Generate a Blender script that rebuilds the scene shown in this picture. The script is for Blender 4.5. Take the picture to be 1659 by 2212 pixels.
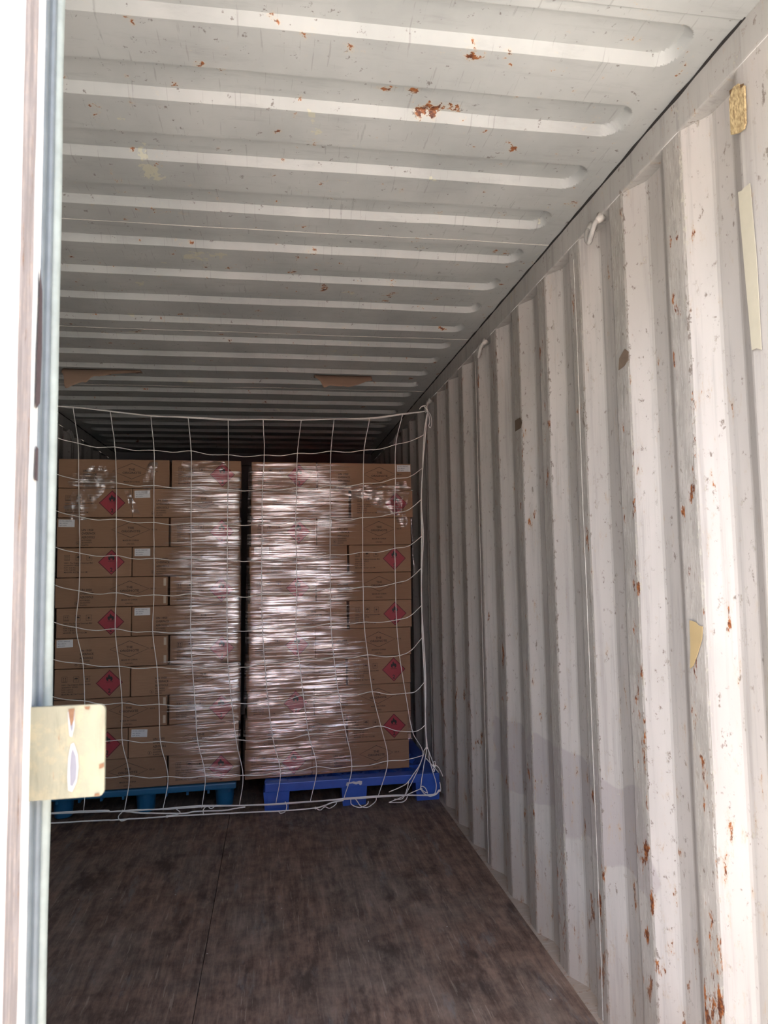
import bpy, bmesh, math, random
from mathutils import Vector, Matrix, noise

for _o in list(bpy.data.objects):
    bpy.data.objects.remove(_o, do_unlink=True)
SC = bpy.context.scene
COL = SC.collection
random.seed(7)

# ------------------------------------------------------------------ camera
F_PX = 1529.25
cam_d = bpy.data.cameras.new('camera')
cam = bpy.data.objects.new('camera', cam_d)
COL.objects.link(cam)
_r = Vector((0.98811035, -0.15284234, -0.01664824))
_u = Vector((0.00472125, -0.07806816, 0.99693684))
_f = Vector((0.15367386, 0.98516221, 0.07641835))
_m = Matrix((_r, _u, -_f)).transposed().to_4x4()
_m.translation = (0.25, -0.77, 1.3185)
cam.matrix_world = _m
cam_d.sensor_fit = 'HORIZONTAL'
cam_d.sensor_width = 36.0
cam_d.lens = 36.0 * F_PX / 1659.0
cam_d.clip_start = 0.02
cam_d.clip_end = 300
cam_d.dof.use_dof = True
cam_d.dof.focus_distance = 3.9
cam_d.dof.aperture_fstop = 15.0
SC.camera = cam

# ------------------------------------------------------------------ world, sun, exposure
SUN_EL, SUN_AZ = math.radians(60), math.radians(-76)     # high, from the left of the opening
w = bpy.data.worlds.new('sky')
SC.world = w
w.use_nodes = True
_nt = w.node_tree
_bg = _nt.nodes['Background']
_sk = _nt.nodes.new('ShaderNodeTexSky')
_sk.sky_type = 'NISHITA'
_sk.sun_disc = False
_sk.sun_elevation = SUN_EL
_sk.sun_rotation = math.pi - SUN_AZ
_sk.air_density = 1.0
_sk.dust_density = 6.0
_nt.links.new(_sk.outputs[0], _bg.inputs[0])
_bg.inputs[1].default_value = 0.50
sun_d = bpy.data.lights.new('sun', 'SUN')
sun_d.energy = 5.6
sun_d.angle = math.radians(0.6)
sun_d.color = (1.0, 0.95, 0.87)
sun = bpy.data.objects.new('sun', sun_d)
COL.objects.link(sun)
_ts = Vector((math.cos(SUN_EL) * math.sin(SUN_AZ), -math.cos(SUN_EL) * math.cos(SUN_AZ), math.sin(SUN_EL)))
sun.rotation_euler = _ts.to_track_quat('Z', 'Y').to_euler()
sun.location = _ts * 12
vs = SC.view_settings
vs.view_transform = 'Standard'
vs.look = 'None'
vs.exposure = 1.5
vs.gamma = 1.0
vs.use_curve_mapping = False
SC.cycles.diffuse_bounces = 4
SC.cycles.glossy_bounces = 2
SC.cycles.max_bounces = 7
SC.cycles.transparent_max_bounces = 6
w.cycles.sampling_method = 'MANUAL'
w.cycles.sample_map_resolution = 256

W, H, LEN = 1.175, 2.39, 5.90

# ------------------------------------------------------------------ helpers
def tag(o, label=None, cat=None, group=None, kind=None):
    if label: o['label'] = label
    if cat: o['category'] = cat
    if group: o['group'] = group
    if kind: o['kind'] = kind
    return o

def empty(name, loc=(0, 0, 0), rz=0.0, parent=None):
    o = bpy.data.objects.new(name, None)
    o.empty_display_size = 0.05
    COL.objects.link(o)
    o.location = loc
    o.rotation_euler = (0, 0, rz)
    if parent: o.parent = parent
    return o

def link(name, me, parent=None, loc=None):
    o = bpy.data.objects.new(name, me)
    COL.objects.link(o)
    if parent: o.parent = parent
    if loc: o.location = loc
    return o

class MB:
    """collects vertices and faces of one part"""
    def __init__(s):
        s.v, s.f, s.mi, s.cur = [], [], [], 0
    def add(s, vs, fs):
        b = len(s.v)
        s.v += [tuple(p) for p in vs]
        for f in fs:
            s.f.append([b + i for i in f]); s.mi.append(s.cur)
    def box(s, x0, x1, y0, y1, z0, z1, bev=0.0):
        if bev <= 0:
            s.add([(x0,y0,z0),(x1,y0,z0),(x1,y1,z0),(x0,y1,z0),(x0,y0,z1),(x1,y0,z1),(x1,y1,z1),(x0,y1,z1)],
                  [(0,3,2,1),(4,5,6,7),(0,1,5,4),(1,2,6,5),(2,3,7,6),(3,0,4,7)])
            return
        bm = bmesh.new()
        bmesh.ops.create_cube(bm, size=1.0)
        for v in bm.verts:
            v.co = Vector(((x0+x1)/2 + v.co.x*(x1-x0), (y0+y1)/2 + v.co.y*(y1-y0), (z0+z1)/2 + v.co.z*(z1-z0)))
        bmesh.ops.bevel(bm, geom=list(bm.edges), offset=bev, segments=2, affect='EDGES', profile=0.6)
        bm.verts.index_update()
        s.add([v.co.copy() for v in bm.verts], [[v.index for v in f.verts] for f in bm.faces])
        bm.free()
    def tube(s, pts, r, n=6, caps=True, closed=False):
        pts = [Vector(p) for p in pts]
        m = len(pts)
        rs = r if isinstance(r, (list, tuple)) else [r]*m
        vs, fs = [], []
        prev = None
        for i, p in enumerate(pts):
            if closed: t = pts[(i+1) % m] - pts[i-1]
            else: t = pts[min(i+1, m-1)] - pts[max(i-1, 0)]
            if t.length < 1e-9: t = Vector((0, 0, 1))
            t.normalize()
            a = prev if prev is not None else (Vector((0, 0, 1)) if abs(t.z) < 0.9 else Vector((0, 1, 0)))
            a = a - t * a.dot(t)
            if a.length < 1e-6: a = t.orthogonal()
            a.normalize(); prev = a
            b = t.cross(a)
            for k in range(n):
                g = 2*math.pi*k/n
                vs.append(p + (a*math.cos(g) + b*math.sin(g))*rs[i])
        for i in range(m if closed else m-1):
            j = (i+1) % m
            for k in range(n):
                fs.append((i*n+k, i*n+(k+1) % n, j*n+(k+1) % n, j*n+k))
        if caps and not closed:
            fs.append(tuple(range(n))[::-1]); fs.append(tuple((m-1)*n+k for k in range(n)))
        s.add(vs, fs)
    def poly(s, pts, y, t=0.0):
        """flat polygon in the x-z plane facing -y, optionally with thickness t behind it"""
        n = len(pts)
        if t <= 0:
            s.add([(p[0], y, p[1]) for p in pts], [tuple(range(n))])
        else:
            s.add([(p[0], y, p[1]) for p in pts] + [(p[0], y+t, p[1]) for p in pts],
                  [tuple(range(n)), tuple(range(2*n-1, n-1, -1))] + [(i, n+i, n+(i+1) % n, (i+1) % n) for i in range(n)])
    def rect(s, x0, x1, z0, z1, y, t=0.0):
        s.poly([(x0, z0), (x1, z0), (x1, z1), (x0, z1)], y, t)
    def frame(s, pts, wd, y):
        """outline of a convex polygon in the x-z plane"""
        c = (sum(p[0] for p in pts)/len(pts), sum(p[1] for p in pts)/len(pts))
        n = len(pts)
        ins = []
        for p in pts:
            d = math.hypot(p[0]-c[0], p[1]-c[1]); k = max(0.0, (d-wd)/d)
            ins.append((c[0]+(p[0]-c[0])*k, c[1]+(p[1]-c[1])*k))
        s.add([(p[0], y, p[1]) for p in pts] + [(p[0], y, p[1]) for p in ins],
              [(i, (i+1) % n, n+(i+1) % n, n+i) for i in range(n)])
    def mesh(s, name, mats, smooth=False):
        me = bpy.data.meshes.new(name)
        me.from_pydata(s.v, [], s.f)
        for m in (mats if isinstance(mats, (list, tuple)) else [mats]):
            me.materials.append(m)
        me.polygons.foreach_set('material_index', s.mi)
        if smooth: me.polygons.foreach_set('use_smooth', [True]*len(s.f))
        me.update()
        return me
    def build(s, name, mats, parent=None, smooth=False, loc=None):
        return link(name, s.mesh(name, mats, smooth), parent, loc)

def spline(pts, sub=6):
    """Catmull-Rom through the points"""
    P = [Vector(p) for p in pts]
    if len(P) < 3: return P
    Q = [P[0]*2-P[1]] + P + [P[-1]*2-P[-2]]
    out = []
    for i in range(1, len(Q)-2):
        a, b, c, d = Q[i-1], Q[i], Q[i+1], Q[i+2]
        for k in range(sub):
            t = k/sub
            out.append(0.5*((2*b) + (c-a)*t + (2*a-5*b+4*c-d)*t*t + (3*b-a-3*c+d)*t**3))
    out.append(P[-1])
    return out

def nz(x, y=0.0, z=0.0):
    return noise.noise(Vector((x, y, z)))

# ------------------------------------------------------------------ procedural materials
# rusted places: (y, z, radius, radius) on the right wall and (x, y, radius, radius) on the roof
WALL_R = [(0.945, 0.90, 0.05, 0.26), (0.70, 0.86, 0.05, 0.12), (0.69, 0.42, 0.06, 0.24)]
ROOF_R = [(0.07, 0.70, 0.06, 0.05), (0.54, 0.755, 0.08, 0.02), (0.64, 0.80, 0.10, 0.035), (0.444, 1.873, 0.025, 0.09), (1.14, 1.55, 0.05, 0.05), (0.069, 1.786, 0.10, 0.02)]

class NT:
    def __init__(s, name):
        s.m = bpy.data.materials.new(name); s.m.use_nodes = True
        s.t = s.m.node_tree
        s.t.nodes.clear()
        s.out = s.t.nodes.new('ShaderNodeOutputMaterial')
    def n(s, typ, **kw):
        nd = s.t.nodes.new(typ)
        for k, v in kw.items(): setattr(nd, k, v)
        return nd
    def put(s, sock, v):
        if isinstance(v, bpy.types.NodeSocket): s.t.links.new(v, sock)
        elif isinstance(v, (tuple, list)):
            sock.default_value = (*v, 1.0) if len(v) == 3 and len(sock.default_value) == 4 else v
        else: sock.default_value = v
    def pos(s): return s.n('ShaderNodeNewGeometry').outputs['Position']
    def obj(s): return s.n('ShaderNodeTexCoord').outputs['Object']
    def rnd(s): return s.n('ShaderNodeObjectInfo').outputs['Random']
    def map(s, vec, scale=(1, 1, 1), loc=(0, 0, 0), rot=(0, 0, 0)):
        nd = s.n('ShaderNodeMapping'); s.put(nd.inputs[0], vec)
        nd.inputs['Scale'].default_value = scale; nd.inputs['Location'].default_value = loc; nd.inputs['Rotation'].default_value = rot
        return nd.outputs[0]
    def noise(s, vec, scale=5, detail=4, rough=0.55, dist=0.0):
        nd = s.n('ShaderNodeTexNoise'); s.put(nd.inputs['Vector'], vec)
        s.put(nd.inputs['Scale'], scale); s.put(nd.inputs['Detail'], detail); s.put(nd.inputs['Roughness'], rough); s.put(nd.inputs['Distortion'], dist)
        return nd.outputs['Fac']
    def vor(s, vec, scale=5, feature='F1', out='Distance'):
        nd = s.n('ShaderNodeTexVoronoi', feature=feature); s.put(nd.inputs['Vector'], vec); s.put(nd.inputs['Scale'], scale)
        return nd.outputs[out]
    def ramp(s, v, lo, hi, a=0.0, b=1.0):
        nd = s.n('ShaderNodeMapRange', interpolation_type='SMOOTHSTEP'); s.put(nd.inputs['Value'], v)
        nd.inputs['From Min'].default_value = lo; nd.inputs['From Max'].default_value = hi
        nd.inputs['To Min'].default_value = a; nd.inputs['To Max'].default_value = b
        return nd.outputs[0]
    def math(s, op, a, b=0.0):
        nd = s.n('ShaderNodeMath', operation=op); s.put(nd.inputs[0], a); s.put(nd.inputs[1], b)
        return nd.outputs[0]
    def mix(s, f, a, b):
        nd = s.n('ShaderNodeMix', data_type='RGBA'); s.put(nd.inputs[0], f); s.put(nd.inputs[6], a); s.put(nd.inputs[7], b)
        return nd.outputs[2]
    def xyz(s, vec):
        nd = s.n('ShaderNodeSeparateXYZ'); s.put(nd.inputs[0], vec); return nd.outputs
    def bump(s, h, strength=0.3, dist=0.005):
        nd = s.n('ShaderNodeBump'); s.put(nd.inputs['Height'], h); nd.inputs['Strength'].default_value = strength; nd.inputs['Distance'].default_value = dist
        return nd.outputs[0]
    def pbr(s, col, rough=0.6, metal=0.0, normal=None, spec=0.5, **kw):
        b = s.n('ShaderNodeBsdfPrincipled')
        s.put(b.inputs['Base Color'], col); s.put(b.inputs['Roughness'], rough); s.put(b.inputs['Metallic'], metal)
        s.put(b.inputs['Specular IOR Level'], spec)
        if normal is not None: s.put(b.inputs['Normal'], normal)
        for k, v in kw.items(): s.put(b.inputs[k], v)
        s.t.links.new(b.outputs[0], s.out.inputs[0])
        return s.m

def plain(name, col, rough=0.6, var=0.12, scale=30, metal=0.0, bump=0.0, spec=0.5):
    t = NT(name); p = t.obj()
    n = t.noise(p, scale, 4)
    d = tuple(c*(1-var) for c in col); l = tuple(min(1, c*(1+var)) for c in col)
    return t.pbr(t.mix(n, d, l), rough, metal, t.bump(n, bump, 0.002) if bump else None, spec)

def rust_mix(t, base, mask, dark=(0.075, 0.022, 0.012), light=(0.30, 0.11, 0.035), halo=None):
    rn = t.noise(t.pos(), 70, 3, 0.7)
    return t.mix(mask, base, t.mix(t.ramp(rn, 0.35, 0.65), dark, light))

def spots(t, u, v, pts):
    # sum of soft blobs at given places: where the paint has gone and rust has started
    acc = 0.0
    for (cu, cv, ru, rv) in pts:
        du = t.math('DIVIDE', t.math('SUBTRACT', u, cu), ru); dv = t.math('DIVIDE', t.math('SUBTRACT', v, cv), rv)
        d = t.math('ADD', t.math('MULTIPLY', du, du), t.math('MULTIPLY', dv, dv))
        acc = t.math('MAXIMUM', acc, t.ramp(d, 0.0, 1.0, 1.0, 0.0))
    return acc
def m_wall(name, base, base2, scuff):
    """old white container paint on the side walls; scuff = how far the face is rubbed by cargo"""
    t = NT(name); p = t.pos(); x, y, z = t.xyz(p)
    big = t.noise(t.map(p, (1, 2.2, 0.7)), 1.6, 5, 0.6)
    col = t.mix(t.ramp(big, 0.35, 0.7), base, base2)
    # vertical grime streaks
    st = t.noise(t.map(p, (10, 22, 0.9)), 2.0, 5, 0.65)
    col = t.mix(t.ramp(st, 0.48, 0.72, 0.0, 0.5), col, tuple(c*0.62 for c in base))
    # dirt spatter
    sp = t.noise(t.map(p, (1, 1, 0.7)), 55, 4, 0.75)
    col = t.mix(t.ramp(sp, 0.58, 0.68, 0.0, 0.6), col, (0.20, 0.165, 0.14))
    # greyish-violet touch-up paint with an edge of its own
    wob = t.math('MULTIPLY', t.math('SUBTRACT', t.noise(p, 5, 2), 0.5), 0.16)
    e1 = t.ramp(t.math('SUBTRACT', t.math('ADD', t.math('ADD', z, wob), t.math('MULTIPLY', y, 0.06)), 0.0), 0.535, 0.545)
    e2 = t.ramp(t.math('ADD', t.math('ADD', z, wob), t.math('MULTIPLY', y, 0.06)), 0.785, 0.795, 1.0, 0.0)
    e3 = t.ramp(t.math('ADD', y, wob), 0.94, 0.95)
    e4 = t.ramp(t.math('ADD', y, wob), 2.25, 2.26, 1.0, 0.0)
    patch = t.math('MULTIPLY', t.math('MULTIPLY', e1, e2), t.math('MULTIPLY', e3, e4))
    col = t.mix(t.math('MULTIPLY', patch, 0.55), col, (0.30, 0.268, 0.268))
    if scuff:
        sc = t.noise(t.map(p, (3, 9, 2.0)), 4, 6, 0.75)
        col = t.mix(t.ramp(sc, 0.42, 0.64, 0.0, 0.6), col, (0.26, 0.25, 0.225))
        for a, s_ in ((0.5, 14), (-0.7, 11)):
            ln = t.noise(t.map(p, (1, 60, 5), rot=(a, 0, 0)), s_*0.35, 3, 0.6)
            col = t.mix(t.ramp(ln, 0.62, 0.65, 0.0, 0.6), col, (0.52, 0.50, 0.465))
            ln = t.noise(t.map(p, (1, 70, 4), rot=(a*1.3, 0, 0), loc=(3, 1, 7)), s_*0.35, 3, 0.6)
            col = t.mix(t.ramp(ln, 0.64, 0.67, 0.0, 0.6), col, (0.17, 0.14, 0.12))
    # paint chipped off along the bend between the rubbed face and the slope
    pm = t.math('MODULO', t.math('ADD', y, 10*0.274-0.734), 0.274)
    ed = t.ramp(t.math('ABSOLUTE', t.math('SUBTRACT', pm, 0.204)), 0.002, 0.016, 1.0, 0.0)
    cn = sp
    col = t.mix(t.ramp(t.math('ADD', cn, t.math('MULTIPLY', ed, 0.085)), 0.63, 0.67, 0.0, 0.65), col, t.mix(t.ramp(st, 0.45, 0.55), (0.135, 0.105, 0.085), (0.46, 0.44, 0.37)))
    # rust, more of it low down and at the rubbed faces
    rn = t.noise(t.map(p, (2, 3.2, 1.1)), 9, 6, 0.72)
    rb = big
    low = t.ramp(z, 0.0, 1.3, 0.055, 0.0)
    if scuff:
        rl = spots(t, y, z, [(WALL_R[k][0], WALL_R[k][1], WALL_R[k][2], WALL_R[k][3]) for k in range(len(WALL_R))])
        low = t.math('ADD', low, t.math('MULTIPLY', rl, 0.075))
    rm = t.ramp(t.math('ADD', t.math('ADD', rn, low), t.math('MULTIPLY', t.math('SUBTRACT', rb, 0.5), 0.25)), (0.625 if scuff else 0.675), (0.65 if scuff else 0.70))
    col = t.mix(t.ramp(t.math('ADD', rn, low), 0.58, 0.70, 0.0, 0.5), col, (0.38, 0.29, 0.19))
    col = rust_mix(t, col, rm)
    # dust at the foot
    col = t.mix(t.ramp(t.math('ADD', z, t.math('MULTIPLY', st, 0.3)), 0.12, 0.55, 0.55, 0.0), col, (0.36, 0.29, 0.235))
    return t.pbr(col, 0.62, 0, None, 0.3)

def m_roof(name):
    t = NT(name); p = t.pos(); x, y, z = t.xyz(p)
    big = t.noise(t.map(p, (1.6, 1.2, 1)), 1.5, 5, 0.6)
    col = t.mix(t.ramp(big, 0.3, 0.7), (0.325, 0.338, 0.325), (0.43, 0.442, 0.425))
    st = t.noise(t.map(p, (2.5, 14, 1)), 2.4, 5, 0.7)
    col = t.mix(t.ramp(st, 0.5, 0.8, 0.0, 0.4), col, (0.23, 0.233, 0.224))
    sp = t.noise(p, 38, 4, 0.78)
    col = t.mix(t.ramp(sp, 0.63, 0.69, 0.0, 0.8), col, (0.13, 0.11, 0.095))
    for a in (0.9, -0.5):
        ln = t.noise(t.map(p, (50, 3, 1), rot=(0, 0, a)), 2.2, 3, 0.6)
        col = t.mix(t.ramp(ln, 0.665, 0.69, 0.0, 0.32), col, (0.17, 0.16, 0.15))
    fl = t.noise(p, 7, 5, 0.6)                                   # flaked spots down to the pale yellow primer
    col = t.mix(t.ramp(fl, 0.675, 0.685, 0.0, 0.6), col, (0.50, 0.49, 0.34))
    fl2 = t.noise(t.map(p, loc=(5, 3, 1)), 16, 6, 0.7)
    fl2 = t.math('ADD', fl2, t.math('MULTIPLY', spots(t, x, y, ROOF_R), 0.105))
    rm = t.ramp(fl2, 0.655, 0.675)
    col = t.mix(t.ramp(fl2, 0.61, 0.68, 0.0, 0.5), col, (0.52, 0.42, 0.27))
    col = rust_mix(t, col, rm)
    return t.pbr(col, 0.55, 0, None, 0.35)

def m_floor():
    t = NT('floor_plywood'); p = t.pos(); o = t.obj()
    g = t.noise(t.map(p, (9, 1.0, 1)), 3.0, 8, 0.78, 0.3)
    iso = t.noise(p, 14, 6, 0.7)
    big = t.noise(t.map(p, (1.6, 1.0, 1)), 1.4, 5, 0.65)
    gi = t.math('ADD', t.math('MULTIPLY', g, 0.65), t.math('MULTIPLY', iso, 0.35))
    col = t.mix(t.ramp(gi, 0.34, 0.66), (0.050, 0.032, 0.025), (0.200, 0.136, 0.104))
    col = t.mix(t.ramp(big, 0.40, 0.62, 0.0, 0.7), col, t.mix(t.ramp(gi, 0.34, 0.66), (0.075, 0.060, 0.050), (0.190, 0.155, 0.128)))
    f2 = t.noise(t.map(p, (26, 1.5, 1), loc=(2, 5, 0)), 3.0, 6, 0.75)
    col = t.mix(t.ramp(f2, 0.58, 0.70, 0.0, 0.45), col, (0.25, 0.20, 0.165))
    sc2 = t.noise(t.map(p, (40, 2.5, 1), rot=(0, 0, 0.5)), 2.0, 4, 0.6)
    col = t.mix(t.ramp(sc2, 0.63, 0.66, 0.0, 0.4), col, (0.27, 0.23, 0.19))
    bl = t.noise(t.map(p, (4.0, 1.6, 1), loc=(9, 2, 0)), 1.7, 5, 0.68)
    col = t.mix(t.ramp(bl, 0.52, 0.68, 0.0, 0.75), col, (0.030, 0.022, 0.019))
    wear = t.noise(t.map(p, (6, 1.3, 1), loc=(1, 8, 0)), 2.2, 6, 0.7)
    col = t.mix(t.ramp(wear, 0.56, 0.70, 0.0, 0.5), col, (0.15, 0.15, 0.148))
    hs = t.n('ShaderNodeHueSaturation'); t.put(hs.inputs['Color'], col); hs.inputs['Value'].default_value = 1.4; hs.inputs['Saturation'].default_value = 1.05
    col = hs.outputs[0]
    rr = t.ramp(g, 0.3, 0.7, 0.62, 0.82)
    return t.pbr(col, rr, 0, t.bump(t.math('ADD', g, t.math('MULTIPLY', f2, 0.6)), 0.45, 0.003), 0.2)

def m_card():
    t = NT('corrugated_cardboard'); o = t.obj(); r = t.rnd()
    n = t.noise(t.map(o, (3, 3, 40)), 6, 4, 0.6)
    n2 = t.noise(o, 9, 3)
    a = t.mix(r, (0.262, 0.156, 0.096), (0.315, 0.192, 0.120))
    col = t.mix(t.ramp(n, 0.3, 0.7, 0.0, 0.35), a, (0.21, 0.124, 0.076))
    col = t.mix(t.ramp(n2, 0.55, 0.75, 0.0, 0.3), col, (0.32, 0.21, 0.14))
    return t.pbr(col, 0.75, 0, t.bump(n, 0.12, 0.002), 0.25)

def m_film():
    t = NT('stretch_film'); o = t.obj()
    n = t.noise(t.map(o, (1.3, 1.3, 30), rot=(0, 0.07, 0)), 5, 6, 0.68, 0.6)
    n2 = t.noise(t.map(o, (14, 14, 30)), 4, 4, 0.6, 0.4)
    nm = t.bump(t.math('ADD', n, t.math('MULTIPLY', n2, 0.3)), 0.45, 0.004)
    gl = t.n('ShaderNodeBsdfGlossy'); t.put(gl.inputs['Color'], (0.97, 0.98, 1.0)); gl.inputs['Roughness'].default_value = 0.07; t.put(gl.inputs['Normal'], nm)
    tr = t.n('ShaderNodeBsdfTransparent'); t.put(tr.inputs['Color'], (0.97, 0.97, 0.97))
    lw = t.n('ShaderNodeLayerWeight'); lw.inputs['Blend'].default_value = 0.35; t.put(lw.inputs['Normal'], nm)
    streak = t.noise(t.map(o, (1.0, 1.0, 26), loc=(3, 1, 2), rot=(0, -0.06, 0)), 5, 4, 0.62)
    fac = t.math('MULTIPLY', t.math('MULTIPLY', t.ramp(streak, 0.43, 0.61, 0.07, 0.92), t.ramp(t.noise(t.map(o, (1.6, 1.6, 3.0), loc=(1, 0, 4)), 3, 3), 0.40, 0.60, 0.28, 1.0)), t.math('ADD', 0.8, lw.outputs['Fresnel']))
    at = t.n('ShaderNodeAttribute', attribute_name='cover')
    fac = t.math('MULTIPLY', fac, at.outputs['Fac'])
    mx = t.n('ShaderNodeMixShader'); t.put(mx.inputs[0], fac)
    t.t.links.new(tr.outputs[0], mx.inputs[1]); t.t.links.new(gl.outputs[0], mx.inputs[2])
    t.t.links.new(mx.outputs[0], t.out.inputs[0])
    return t.m

def m_plastic(name, col, wear):
    t = NT(name); o = t.obj()
    n = t.noise(o, 9, 5, 0.65); f = t.noise(t.map(o, (30, 30, 6)), 8, 4, 0.7)
    c = t.mix(t.ramp(n, 0.35, 0.7, 0.0, 0.5), col, tuple(x*0.72 for x in col))
    c = t.mix(t.ramp(f, 0.60, 0.75, 0.0, 0.45), c, wear)
    return t.pbr(c, 0.42, 0, t.bump(f, 0.12, 0.002), 0.5)

def m_door(name, base, amount):
    """sun-bleached cream paint of the door leaf with rust coming through"""
    t = NT(name); p = t.pos()
    st = t.noise(t.map(p, (14, 30, 1.3)), 2.2, 5, 0.7)
    col = t.mix(t.ramp(st, 0.4, 0.75), base, tuple(c*0.85 for c in base))
    bl = t.noise(p, 60, 5, 0.7)
    col = t.mix(t.ramp(bl, 0.45, 0.62, 0.0, 0.35), col, (min(1, base[0]*1.5), base[1]*1.32, base[2]*1.1))
    col = t.mix(t.ramp(t.noise(t.map(p, (20, 40, 3.2)), 2.0, 6, 0.72), 0.56-amount*0.2, 0.80-amount*0.25, 0.0, 0.85), col, tuple(c*0.62 for c in base))
    rn = t.noise(t.map(p, (16, 30, 3)), 2.6, 6, 0.75)
    rm = t.ramp(rn, 0.66-amount*0.08, 0.72-amount*0.08)
    return t.pbr(rust_mix(t, col, rm, (0.10, 0.045, 0.025), (0.28, 0.14, 0.06)), 0.6, 0, None, 0.3)

MAT = {}
MAT['roof'] = m_roof('roof_paint')
MAT['wall'] = m_wall('wall_paint', (0.395, 0.372, 0.346), (0.475, 0.448, 0.420), 0)
MAT['scuff'] = m_wall('wall_paint_rubbed', (0.335, 0.315, 0.285), (0.425, 0.400, 0.368), 1)
MAT['rail'] = m_wall('rail_paint', (0.345, 0.335, 0.312), (0.405, 0.392, 0.366), 0)
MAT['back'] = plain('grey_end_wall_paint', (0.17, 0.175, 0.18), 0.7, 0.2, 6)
MAT['floor'] = m_floor()
MAT['card'] = m_card()
MAT['film'] = m_film()
MAT['ink'] = plain('printing_ink', (0.050, 0.036, 0.028), 0.8, 0.1)
MAT['ink_red'] = plain('dark_red_ink', (0.105, 0.012, 0.018), 0.5, 0.1)
MAT['black'] = plain('black_ink', (0.012, 0.011, 0.012), 0.5, 0.1)
MAT['red'] = plain('red_label_paper', (0.30, 0.030, 0.045), 0.42, 0.08, 60)
MAT['paper'] = plain('white_sticker_paper', (0.62, 0.63, 0.64), 0.6, 0.06, 40)
MAT['tape'] = plain('glossy_packing_tape', (0.50, 0.42, 0.33), 0.18, 0.1, 20)
MAT['cord'] = plain('white_polyester_cord', (0.82, 0.80, 0.76), 0.8, 0.12, 300)
MAT['blue'] = m_plastic('bright_blue_plastic', (0.030, 0.105, 0.46), (0.13, 0.20, 0.48))
MAT['teal'] = m_plastic('teal_blue_plastic', (0.012, 0.115, 0.24), (0.04, 0.15, 0.26))
MAT['seal'] = plain('black_sealant', (0.018, 0.016, 0.015), 0.7, 0.3, 60)
MAT['weld'] = plain('painted_weld', (0.45, 0.43, 0.39), 0.5, 0.3, 120)
MAT['kraft'] = plain('kraft_paper', (0.27, 0.18, 0.125), 0.85, 0.1, 12)
MAT['ledge'] = m_wall('dusty_ledge_paint', (0.30, 0.24, 0.19), (0.36, 0.29, 0.24), 1)
MAT['rubber'] = plain('grey_door_rubber', (0.15, 0.168, 0.168), 0.6, 0.3, 40)
MAT['rubber_lip'] = plain('pale_rubber_lip', (0.25, 0.272, 0.235), 0.6, 0.3, 40)
MAT['door'] = m_door('door_paint', (0.66, 0.65, 0.60), 0.0)
MAT['door_edge'] = m_door('door_edge_paint', (0.38, 0.325, 0.295), 0.9)
MAT['tab'] = m_door('cream_plate_paint', (0.215, 0.20, 0.135), 0.45)
MAT['tapeold'] = plain('old_olive_tape', (0.43, 0.40, 0.31), 0.6, 0.12, 25)

# ------------------------------------------------------------------ the yard outside
mb = MB(); mb.box(-45, 45, -60, 30, -0.35, -0.20)
t = NT('yard_concrete'); p = t.pos()
_n = t.noise(p, 0.6, 6, 0.6)
MAT['yard'] = t.pbr(t.mix(_n, (0.44, 0.42, 0.39), (0.54, 0.52, 0.48)), 0.85)
tag(mb.build('ground', MAT['yard']), kind='structure')
t = NT('red_reflector_paint'); p = t.pos()
MAT['red_reflector'] = t.pbr(t.mix(t.noise(t.map(p, (3, 3, 0.5)), 2, 4), (0.58, 0.06, 0.035), (0.70, 0.10, 0.055)), 0.6)
mb = MB()
for k in range(6):                                   # unseen corrugated red panel, added to put pink reflections in the film
    x = -0.6+k*0.2
    prof = [(x, 0), (x+0.06, 0), (x+0.10, 0.04), (x+0.16, 0.04), (x+0.20, 0)]
    for a, b in zip(prof, prof[1:]):
        mb.add([(a[0], a[1], 0), (b[0], b[1], 0), (b[0], b[1], 2.3), (a[0], a[1], 2.3)], [(0, 1, 2, 3)])
mb.box(-0.6, 0.6, -2.0, -0.02, 0, 2.3)
_rw = mb.build('red_reflector_wall', MAT['red_reflector'], None, False, (0.0, -6.2, -0.2)); _rw.rotation_euler = (0, 0, 0.70)
tag(_rw, kind='structure')

# ------------------------------------------------------------------ container floor: plywood boards
fl = empty('floor'); tag(fl, kind='structure')
def board(x0, x1, y0, y1, dz=0.0):
    m = MB(); m.box(x0+0.0012, x1-0.0012, y0+0.0012, y1-0.0012, -0.028, dz, 0.0012)
    return m.build('plywood_board', MAT['floor'], fl)
XS = 0.008
board(-1.20, XS, 0.02, 1.668, 0.001); board(-1.20, XS, 1.674, 4.07, -0.004); board(-1.20, XS, 4.07, 5.9)
board(XS, 1.176, 0.02, 0.86); board(XS, 1.176, 0.86, 3.30, 0.0); board(XS, 1.176, 3.30, 5.9)
mb = MB(); mb.box(-1.2, 1.2, 0.0, 5.9, -0.16, -0.03)
mb.build('floor_bearer', MAT['ledge'], fl)
mb = MB()                                             # crumbs of dirt and paint on the boards
for _ in range(30):
    x, y = random.uniform(-0.9, 1.12), random.uniform(1.3, 3.1); s = random.uniform(0.0007, 0.0020)
    mb.box(x-s, x+s*random.uniform(0.5, 2.0), y-s, y+s, 0.0, s*0.6)
tag(mb.build('crumbs', MAT['weld'], fl), kind='stuff')

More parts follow.
